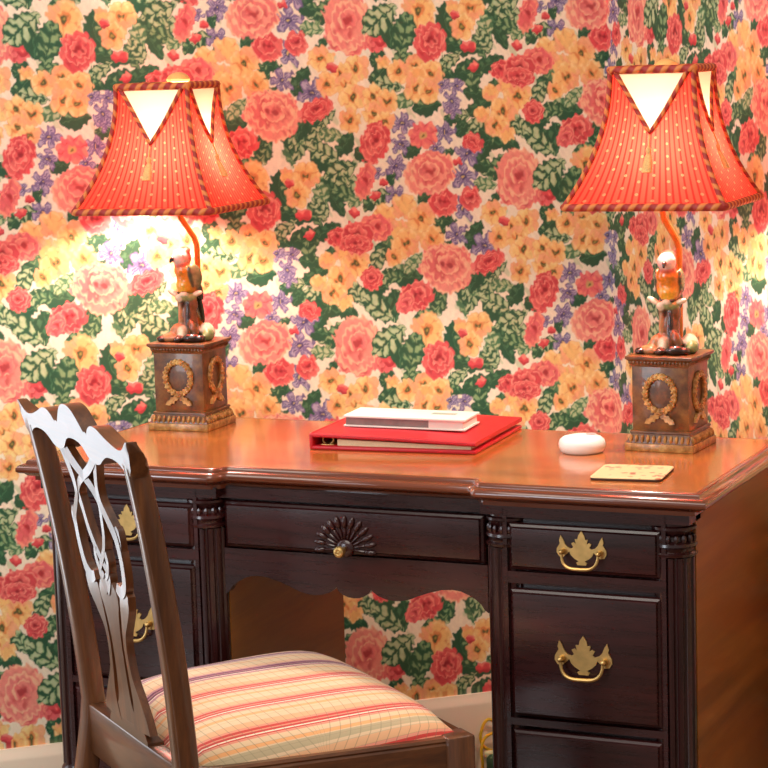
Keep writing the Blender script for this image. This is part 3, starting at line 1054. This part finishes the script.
def plaid():
    t = NT('striped_plaid_seat_cloth')
    tc = t.n('ShaderNodeTexCoord'); sp = t.n('ShaderNodeSeparateXYZ')
    t.l(tc, 'UV', sp, 0)
    x, y = sp.outputs[0], sp.outputs[1]
    cream, pale = srgb(228, 196, 156), srgb(230, 176, 130)
    per = .0865
    ph = t.math('FRACT', t.math('DIVIDE', t.math('ADD', x, .285), per))       # repeats front to back stripes
    c = t.ramp(ph, [(0, cream), (1, cream)])
    rp = c.node; rp.color_ramp.interpolation = 'CONSTANT'
    e = rp.color_ramp.elements
    RED, PNK, WHT, ORG = srgb(206, 62, 54), srgb(232, 150, 124), srgb(250, 232, 208), srgb(238, 172, 112)
    e[0].color = cream; e[1].position = .14; e[1].color = pale
    for p, k in ((.30, PNK), (.36, RED), (.43, PNK), (.47, RED), (.53, WHT), (.565, RED), (.60, PNK), (.66, cream), (.80, ORG), (.88, cream)):
        q = e.new(p); q.color = k
    # the stripes turn mulberry towards the sitter's left side
    mul = t.ramp(ph, [(0, cream), (1, cream)]); rq = mul.node; rq.color_ramp.interpolation = 'CONSTANT'
    f = rq.color_ramp.elements
    MB_, LV_ = srgb(112, 38, 74), srgb(192, 130, 138)
    f[0].color = cream; f[1].position = .16; f[1].color = srgb(226, 178, 140)
    for p, k in ((.30, LV_), (.36, MB_), (.44, LV_), (.47, MB_), (.54, WHT), (.57, LV_), (.66, cream), (.80, pale), (.88, cream)):
        q = f.new(p); q.color = k
    c1 = t.mix(t.math('LESS_THAN', x, -.022), c, mul)
    # fine crossing threads
    g1 = t.math('LESS_THAN', t.math('FRACT', t.math('DIVIDE', y, .0150)), .10)
    g2 = t.math('LESS_THAN', t.math('FRACT', t.math('DIVIDE', x, .0144)), .09)
    c2 = t.mix(t.math('MULTIPLY', g1, .42), c1, srgb(130, 110, 84))
    c3 = t.mix(t.math('MULTIPLY', g2, .30), c2, srgb(150, 120, 92))
    # grey green block near the outer edge
    edge = t.math('MULTIPLY', t.math('GREATER_THAN', x, .226), t.math('LESS_THAN', x, .240))
    c4 = t.mix(t.math('MULTIPLY', edge, .55), c3, srgb(150, 146, 112))
    nz = t.n('ShaderNodeTexNoise', Scale=900, Detail=2)
    t.l(tc, 'Object', nz, 'Vector')
    t.bump(nz.outputs[0], .3, .0006)
    return t.set(Base_Color=c4, Roughness=.85, Sheen_Weight=.15)


PLAID = plaid()
chair = thing('side_chair', 'carved dark wood side chair with pierced back and striped plaid seat', 'chair', (-.0185, -.2363, 0), math.radians(-39.8))
WF, WR, WT, DP, ZS, ZC = .522, .413, .4420, .424, .455, .9185
TS, TD = .030, .029


def yb(z):
    k = z-ZS
    return -DP/2-.0651*k-.1666*k*k if k > 0 else -DP/2+.16*k+.35*k*k*0-.05*k*k


def hw(z): return WR/2+(WT-WR)/2*max(0, z-ZS)/(ZC-ZS)


# front legs
for s in (-1, 1):
    m = MB()
    xo, yo = s*WF/2, DP/2
    x0, x1 = min(xo, xo-s*.044), max(xo, xo-s*.044)
    m.bbox(x0, x1, yo-.044, yo, 0, ZS+.001, .004)
    m.build('leg', C_Z, chair)
# back legs run up into the back posts
for s in (-1, 1):
    m = MB()
    rg = []
    for i in range(30):
        z = .893*i/29
        xo = s*hw(z); tx = TS*(1.12-.30*max(0, z-ZS)/(ZC-ZS)) if z > ZS else TS*1.12
        td = TD*(1.0 if z > .3 else .9+.1*z/.3)
        xi = xo-s*tx
        y0 = yb(z); y1 = y0+td
        a, b = min(xo, xi), max(xo, xi)
        e = .003
        rg.append([(a+e, y0, z), (b-e, y0, z), (b, y0+e, z), (b, y1-e, z), (b-e, y1, z), (a+e, y1, z), (a, y1-e, z), (a, y0+e, z)])
    m.rings(rg)
    m.build('leg', C_Z, chair, 50)


def xside(y): return WF/2+(WR-WF)/2*(DP/2-y)/DP


# seat rails
m = MB(); m.bbox(-WF/2+.03, WF/2-.03, DP/2-.030, DP/2-.002, ZS-.072, ZS, .003); m.build('seat_rail', C_X, chair)
m = MB(); m.bbox(-WR/2+.022, WR/2-.022, -DP/2+.001, -DP/2+.026, ZS-.072, ZS+.004, .003); m.build('seat_rail', C_X, chair)
for s in (-1, 1):
    m = MB()
    P = [(s*xside(DP/2-.02)-s*.001, DP/2-.02), (s*xside(-DP/2+.02)-s*.001, -DP/2+.02), (s*xside(-DP/2+.02)-s*.028, -DP/2+.02), (s*xside(DP/2-.02)-s*.028, DP/2-.02)]
    # top edge carries a thin bead
    rg = []
    for o, z in ((0, ZS-.072), (0, ZS-.010), (.002, ZS-.007), (.0005, ZS-.004), (.003, ZS)):
        rg.append([(x-s*o*(1 if i < 2 else -1), y, z) for i, (x, y) in enumerate(P)])
    m.rings(rg)
    m.build('seat_rail', C_Y, chair, 30)
# drop-in seat
m = MB()
N, K = 40, 20
yf, ybk = DP/2-.012, -DP/2+.028
v, f = [], []
for i in range(K+1):
    w = -1+2*i/K
    y = (yf+ybk)/2+(yf-ybk)/2*w
    for j in range(N+1):
        u = -1+2*j/N
        # round the corners a little and crown the top
        sq = 1-.045*max(0, abs(w)-.75)*4*(1 if w > 0 else .3)
        xx = u*(xside(y)-.012)*sq
        h = (max(0, 1-abs(u)**4.0)*max(0, 1-abs(w)**4.0))**.5
        v.append((xx, y, ZS-.004+.052*h))
for i in range(K):
    for j in range(N):
        a = i*(N+1)+j
        f.append((a, a+1, a+N+2, a+N+1))
o = len(v)
rim = [j for j in range(N+1)]+[i*(N+1)+N for i in range(1, K+1)]+[K*(N+1)+j for j in range(N-1, -1, -1)]+[i*(N+1) for i in range(K-1, 0, -1)]
for q in rim: v.append((v[q][0], v[q][1], ZS-.03))
n = len(rim)
for i in range(n): f.append((rim[i], o+i, o+(i+1) % n, rim[(i+1) % n]))
f.append(tuple(o+i for i in range(n)))
# the cloth is pulled over the crown, so its threads follow the surface
lay = lambda q: (q[0]+math.copysign(max(0, ZS+.048-q[2])*.75, q[0]), q[1]+math.copysign(max(0, ZS+.048-q[2])*.75, q[1]))
m.add(v, f, [[lay(v[w]) for w in fc] for fc in f])
m.build('seat', PLAID, chair, 60)
# shoe under the splat
m = MB()
rg = []
for hx, d, z in ((.078, .024, ZS+.002), (.078, .024, ZS+.008), (.072, .018, ZS+.016), (.066, .015, ZS+.022)):
    rg.append([(-hx, yb(z)+.002, z), (hx, yb(z)+.002, z), (hx, yb(z)+.002+d, z), (-hx, yb(z)+.002+d, z)])
m.rings(rg)
m.build('shoe', C_X, chair)


def smooth_path(pts, n=40):
    """Catmull-Rom through (x, z, width) knots"""
    out = []
    P = [pts[0]]+list(pts)+[pts[-1]]
    m_ = len(pts)-1
    for q in range(n+1):
        t = q/n*m_
        i = min(int(t), m_-1); t -= i
        p0, p1, p2, p3 = P[i:i+4]
        out.append(tuple(.5*((2*b)+(-a+c)*t+(2*a-5*b+4*c-d)*t*t+(-a+3*b-3*c+d)*t**3) for a, b, c, d in zip(p0, p1, p2, p3)))
    return out


def strip(m, knots, dep=0.0, closed=False, th=.0115):
    pts = smooth_path(knots, 44)
    rg = []
    for i, (x, z, w) in enumerate(pts):
        a, b = pts[max(i-1, 0)], pts[min(i+1, len(pts)-1)]
        if closed and i in (0, len(pts)-1): a, b = pts[-2], pts[1]
        tx, tz = b[0]-a[0], b[1]-a[1]
        L = math.hypot(tx, tz) or 1
        w *= 1.18
        nx, nz = -tz/L*w/2, tx/L*w/2
        p, q = (x+nx, z+nz), (x-nx, z-nz)
        y0 = yb(z)+.001+dep
        rg.append([(p[0], y0, p[1]), (q[0], y0, q[1]), (q[0], y0+th, q[1]), (p[0], y0+th, p[1])])
    m.rings(rg)


# pierced splat: interlaced ribbons over a flared, slotted stem
m = MB()
for s in (-1, 1):
    strip(m, [(s*.070, .876, .022), (s*.060, .850, .013), (s*.050, .825, .012), (s*.052, .804, .012), (s*.068, .785, .012), (s*.085, .765, .014), (s*.090, .738, .013), (s*.088, .712, .013),
              (s*.080, .690, .014), (s*.062, .679, .015), (s*.046, .684, .012)])
    strip(m, [(-s*.072, .876, .018), (-s*.036, .854, .014), (0, .838, .012), (s*.030, .823, .012), (s*.044, .806, .012), (s*.039, .783, .010), (s*.032, .757, .010), (s*.018, .733, .010), (0, .715, .010),
              (-s*.016, .699, .010), (-s*.014, .684, .010), (0, .668, .012)], .0006)
    strip(m, [(s*.086, .776, .012), (s*.091, .768, .018), (s*.091, .752, .016), (s*.089, .742, .010)], .0012, th=.0095)
    strip(m, [(s*.020, .732, .009), (s*.024, .716, .009), (s*.016, .699, .009), (s*.004, .690, .009)], .0003)
    # shoulder, side rib and foot of the stem
    strip(m, [(s*.080, .684, .018), (s*.068, .668, .032), (s*.058, .652, .030), (s*.050, .636, .022), (s*.039, .612, .012), (s*.035, .584, .010), (s*.040, .548, .012), (s*.052, .516, .026), (s*.058, .492, .044), (s*.060, .474, .056)], .0009)
strip(m, [(0, .690, .026), (0, .672, .060), (0, .655, .062), (0, .640, .050), (0, .61, .038), (0, .58, .034), (0, .54, .036), (0, .505, .046), (0, .490, .072), (0, .474, .090)], .0012, th=.0095)
m.build('splat', C_Z, chair, 40)

# serpentine crest rail with upturned ears
up = [(0, .0225), (.012, .0215), (.026, .0165), (.040, .0060), (.054, -.0075), (.063, -.0130), (.069, -.0110), (.078, -.0035), (.090, .0025), (.104, .0045), (.120, .0025), (.140, -.0040),
      (.165, -.0110), (.188, -.0150), (.204, -.0145), (.216, -.0095), (.226, -.0030), (.2335, .0010), (.2375, .0000)]
lo = [(.2370, -.012), (.2290, -.030), (.2215, -.050), (.208, -.049), (.190, -.039), (.172, -.034), (.152, -.033), (.132, -.035), (.116, -.041), (.100, -.049), (.084, -.052), (.068, -.051), (.054, -.047),
      (.044, -.040), (.034, -.033), (.022, -.029), (.010, -.0275), (0, -.027)]
up = [(x, z) for x, z, _ in smooth_path([(x, z, 0) for x, z in up], 54)]
lo = [(x, z) for x, z, _ in smooth_path([(x, z, 0) for x, z in lo], 48)]
hp = up+lo
pl = hp[:-1]+[(0, -.027)]+[(-x, z) for x, z in hp[-2:0:-1]]
bm = bmesh.new()
n = len(pl)
A = [bm.verts.new((x, yb(ZC+z)+.000, ZC+z)) for x, z in pl]
B = [bm.verts.new((x, yb(ZC+z)+.025-.011*min(1, max(0, (z+.028)/.030))*min(1, max(0, (abs(x)-.195)/.03)), ZC+z)) for x, z in pl]
fa = bm.faces.new(A); fb = bm.faces.new(B[::-1])
for i in range(n): bm.faces.new((A[i], B[i], B[(i+1) % n], A[(i+1) % n]))
eds = [e for e in list(fa.edges)+list(fb.edges)]
bmesh.ops.bevel(bm, geom=eds, offset=.0045, segments=3, affect='EDGES', profile=.5)
bmesh.ops.triangulate(bm, faces=[q for q in bm.faces if len(q.verts) > 4])
m = MB(); m.bm(bm)
m.build('crest_rail', C_X, chair, 40)
# low stretchers between the legs
for s in (-1, 1):
    m = MB()
    m.rings([[(s*(xside(y)-.012)-.009, y, z0) for z0 in (.11, .14)]+[(s*(xside(y)-.012)+.009, y, z0) for z0 in (.14, .11)] for y in (DP/2-.02, yb(.12)+.02)])
    m.build('stretcher', C_Y, chair)
m = MB(); m.box(-.235, .235, .0, .02, .112, .138); m.build('stretcher', C_X, chair)

# ------------------------------------------------------------------ things on the desk
M_REDB = plain('red_leatherette', srgb(190, 24, 36), .38, noise=.08, scale=300)
M_PAGE = plain('cream_paper_block', srgb(226, 206, 166), .8, noise=.12, scale=700)
binder = thing('ring_binder', 'closed red ring binder lying flat under the slim white book', 'binder', (-.0175, .3605, ZT), math.radians(4))
BW, BD = .2860, .2640
m = MB(); m.bbox(-BW/2, BW/2, -BD/2, BD/2, 0, .0065, .0025); m.build('back_cover', M_REDB, binder)
m = MB()
# front cover dips towards its free edge
rg = []
for x, z in ((-BW/2, .0270), (-BW/2+.02, .0275), (0, .0250), (BW/2, .0200)):
    e = .002
    rg.append([(x, -BD/2+e, z-.0070), (x, BD/2-e, z-.0070), (x, BD/2, z-.0070+e), (x, BD/2, z-e), (x, BD/2-e, z), (x, -BD/2+e, z), (x, -BD/2, z-e), (x, -BD/2, z-.0070+e)])
m.rings(rg); m.build('front_cover', M_REDB, binder, 25)
m = MB(); m.bbox(-BW/2-.0025, -BW/2+.0045, -BD/2, BD/2, 0, .0280, .0030, 3); m.build('spine', M_REDB, binder)
m = MB()
v = [(-BW/2+.045, -BD/2+.008), (BW/2-.010, -BD/2+.008), (BW/2-.010, BD/2-.008), (-BW/2+.045, BD/2-.008)]
m.rings([[(x, y, .0068) for x, y in v], [(x, y, (.0170 if x < 0 else .0118)) for x, y in v]])
m.build('page_block', M_PAGE, binder)
for yy in (-.112, -.004, .104):
    m = MB()
    m.tube([(-BW/2+.024+.0095*math.cos(2*PI*j/20), yy, .0138+.0070*math.sin(2*PI*j/20)) for j in range(20)], .0016, 8, True)
    m.build('ring', BRASS, binder)
m = MB(); m.bbox(-BW/2+.014, -BW/2+.038, -BD/2+.010, BD/2-.010, .0062, .0082, .0009); m.build('ring_plate', BRASS, binder)

M_WHITE = plain('white_card', srgb(232, 224, 212), .5)
book = thing('book', 'slim white book lying on top of the red ring binder', 'book', (-.0235, .3475, ZT+.0262), math.radians(5.5))
book.rotation_euler = (0, math.radians(1.0), math.radians(5.5))
LW, LD, LH = .2120, .0880, .0190
m = MB(); m.bbox(-LW/2, LW/2, -LD/2, LD/2, 0, .0028, .0008); m.build('back_cover', M_WHITE, book)
m = MB(); m.bbox(-LW/2, LW/2, -LD/2, LD/2, LH-.0036, LH, .0008); m.build('front_cover', M_WHITE, book)
M_GREY = plain('grey_mauve_print', srgb(128, 108, 102), .6, noise=.2, scale=50)
m = MB(); m.box(-LW/2+.0035, LW*.20, -LD/2+.003, LD/2-.003, .0026, LH-.0034); tag(m.build('page_block', M_GREY, book), 'grey mauve printed edge')
m = MB(); m.box(LW*.20, LW/2-.004, -LD/2+.003, LD/2-.003, .0026, LH-.0034); tag(m.build('page_block', plain('pale_pink_card', srgb(224, 200, 188), .6), book), 'pale plain edge')
m = MB(); m.bbox(LW*.16, LW*.36, .000, .016, LH-.0004, LH+.0004, .0002, 1); tag(m.build('title_patch', plain('sage_print', srgb(150, 166, 146), .6), book), 'small sage green patch')

disc = thing('round_device', 'small round white plastic disc in front of the right lamp base', 'device', (.2915, .3080, ZT))
M_PLA = plain('white_plastic', srgb(246, 240, 232), .28)
m = MB()
m.lathe([(.030, 0), (.0340, .002), (.0372, .009), (.0378, .014), (.0360, .0205), (.0310, .0250), (.0220, .0275), (.0100, .0284), (.002, .0285)], 40)
m.build('housing', M_PLA, disc, 60)
m = MB(); m.lathe([(.0085, .0280), (.0085, .0288), (.0070, .0292), (.002, .0293)], 24, (.012, .010)); tag(m.build('button', plain('grey_plastic', srgb(170, 166, 164), .4), disc), 'grey button')

t = NT('floral_coaster_print')
tc = t.n('ShaderNodeTexCoord')
vz = t.n('ShaderNodeTexVoronoi', Scale=70)
t.l(tc, 'Object', vz, 'Vector')
nz = t.n('ShaderNodeTexNoise', Scale=26, Detail=3)
t.l(tc, 'Object', nz, 'Vector')
spot = t.math('MULTIPLY', t.math('LESS_THAN', vz.outputs[0], .36), t.math('GREATER_THAN', nz.outputs[0], .52))
hue = t.ramp(nz.outputs[0], [(.5, srgb(150, 150, 96)), (.56, srgb(206, 96, 70)), (.64, srgb(176, 62, 52))])
t.set(Base_Color=t.mix(t.math('MULTIPLY', spot, .8), srgb(242, 214, 160), hue))
M_COAST = t.set(Roughness=.3, Coat_Weight=.3)
coaster = thing('coaster', 'square cream coaster with small floral print near the desk\'s front edge', 'coaster', (.4308, .1379, ZT), math.radians(5.9))


def rsq(h, r, n=6):
    out = []
    for cx, cy, a0 in ((h-r, h-r, 0), (-h+r, h-r, PI/2), (-h+r, -h+r, PI), (h-r, -h+r, 1.5*PI)):
        for k in range(n+1):
            a = a0+PI/2*k/n
            out.append((cx+r*math.cos(a), cy+r*math.sin(a)))
    return out


m = MB()
m.rings([[(x, y, z) for x, y in rsq(h, .010)] for h, z in ((.0540, 0), (.0548, .001), (.0548, .0035))])
tag(m.build('backing', plain('dark_cork', srgb(70, 40, 26), .8), coaster), 'dark backing')
m = MB()
m.rings([[(x, y, z) for x, y in rsq(h, .010)] for h, z in ((.0548, .0035), (.0548, .0046), (.0540, .0054))])
m.build('printed_face', M_COAST, coaster)

# ------------------------------------------------------------------ on the floor behind the desk
M_CORD = plain('yellow_plastic', srgb(226, 178, 38), .4)
m = MB()
knots = [(.262, .030, .090, .1), (.281, .030, .1125, .1), (.294, .030, .108, .1), (.302, .032, .092, .1), (.304, .032, .076, .1), (.299, .032, .062, .1), (.288, .032, .053, .1), (.270, .032, .048, .1)]
k2 = [(.262, .036, .088, .1), (.281, .036, .086, .1), (.295, .036, .080, .1), (.303, .038, .068, .1), (.306, .040, .050, .1), (.304, .040, .030, .1), (.305, .040, .012, .1), (.315, .042, .0045, .1), (.34, .046, .0045, .1), (.40, .046, .0045, .1), (.50, .046, .0045, .1)]
for kk in (knots, k2):
    P = [along(LEFT_DIR, a, b, c) for a, b, c, _ in smooth_path(kk, 40)]
    m.tube(P, .0032, 8)
tag(m.build('cord', M_CORD), 'yellow cord looped against the cream baseboard under the desk', 'cord')

t = NT('dark_green_leafy_cloth')
tc = t.n('ShaderNodeTexCoord')
vz = t.n('ShaderNodeTexVoronoi', Scale=60); t.l(tc, 'Object', vz, 'Vector')
t.set(Base_Color=t.ramp(vz.outputs[0], [(.2, srgb(120, 150, 104)), (.4, srgb(38, 76, 50))]))
M_GRN = t.set(Roughness=.8)
m = MB()
c0 = along(LEFT_DIR, .235, .115, 0)
cl = thing('folded_cloth', 'dark green folded cloth with pale edge on the floor by the yellow cord', 'cloth', c0, WA)
m = MB(); m.bbox(-.073, .050, -.045, .052, 0, .058, .012, 4); m.build('fold', M_GRN, cl)
m = MB(); m.bbox(-.074, .051, .040, .055, .048, .062, .005, 3); tag(m.build('hem', plain('pale_hem', srgb(226, 214, 160), .8), cl), 'pale cream edge')

# ------------------------------------------------------------------ assumed daylight, added fill and camera
WIN = 3.2
w = bpy.data.worlds.new('room_daylight'); scene.world = w
w.use_nodes = True
w.node_tree.nodes['Background'].inputs[0].default_value = (1.0, .95, .89, 1)
w.node_tree.nodes['Background'].inputs[1].default_value = .35


def area(name, loc, aim, sx, sy, power, col):
    L = bpy.data.lights.new(name, 'AREA'); L.shape = 'RECTANGLE'; L.size, L.size_y = sx, sy
    L.energy = power; L.color = col
    o = bpy.data.objects.new(name, L); COL.objects.link(o)
    o.location = loc
    o.rotation_euler = (Vector(aim)-Vector(loc)).to_track_quat('-Z', 'Y').to_euler()
    return o


# assumed tall window in left wall, out of view: glowing panes added as daylight
win = thing('assumed_window_1', None, None, (0, 0, 0)); win['kind'] = 'structure'
U0, U1, Z0, Z1 = 1.50, 2.40, .35, 2.05
M_PANE = NT('assumed_daylight_pane').set(Base_Color=(.8, .8, .8, 1), Emission_Color=(.80, .90, 1.0, 1), Emission_Strength=WIN)
m = MB()
v = [along(LEFT_DIR, u, .012, z) for u, z in ((U0, Z0), (U1, Z0), (U1, Z1), (U0, Z1))]
m.rings([[along(LEFT_DIR, u, .006, z) for u, z in ((U0, Z0), (U1, Z0), (U1, Z1), (U0, Z1))], v])
m.build('pane', M_PANE, win)
m = MB()


def bar(u0, u1, z0, z1, d=.035):
    m.rings([[along(LEFT_DIR, u, o, z) for u, z in ((u0, z0), (u1, z0), (u1, z1), (u0, z1))] for o in (.001, d)])


for q in ((U0-.07, U0, Z0-.07, Z1+.07), (U1, U1+.07, Z0-.07, Z1+.07), (U0, U1, Z1, Z1+.07), (U0, U1, Z0-.07, Z0)): bar(*q)
bar((U0+U1)/2-.012, (U0+U1)/2+.012, Z0, Z1, .025)
bar(U0, U1, (Z0+Z1)/2-.015, (Z0+Z1)/2+.015, .025)
m.build('window_frame', CREAM, win)
area('assumed_daylight_fill', (-1.7, -3.4, 1.5), (.1, .1, .6), 1.1, 1.4, 48, (.82, .91, 1.0))  # added cool fill left of the camera, for assumed daylight; no window built there
area('ceiling_bounce_fill', (.1, -1.1, 2.5), (.1, -.2, 0), 1.5, 1.5, 30, (1.0, .92, .82))  # added overhead fill, stands in for lamp light bounced off an unseen ceiling

cam = bpy.data.cameras.new('camera')
cam.sensor_width = 36; cam.lens = 2294.74/768*36; cam.clip_start = .05
co = bpy.data.objects.new('camera', cam); COL.objects.link(co)
yaw, pitch, roll = -.42273, .14237, -.03013
fwd = Vector((math.sin(yaw)*math.cos(pitch), math.cos(yaw)*math.cos(pitch), -math.sin(pitch)))
r0 = Vector((math.cos(yaw), -math.sin(yaw), 0)); u0 = r0.cross(fwd)
rt = math.cos(roll)*r0+math.sin(roll)*u0
upv = -math.sin(roll)*r0+math.cos(roll)*u0
co.matrix_world = Matrix(((rt.x, upv.x, -fwd.x, 1.49682), (rt.y, upv.y, -fwd.y, -3.14048), (rt.z, upv.z, -fwd.z, 1.40678), (0, 0, 0, 1)))
scene.camera = co

vs = scene.view_settings
vs.view_transform = 'Standard'; vs.look = 'None'; vs.exposure = 0.12; vs.gamma = 1.0; vs.use_curve_mapping = False
scene.cycles.use_denoising = True
scene.cycles.max_bounces = 8
scene.cycles.sample_clamp_indirect = 6
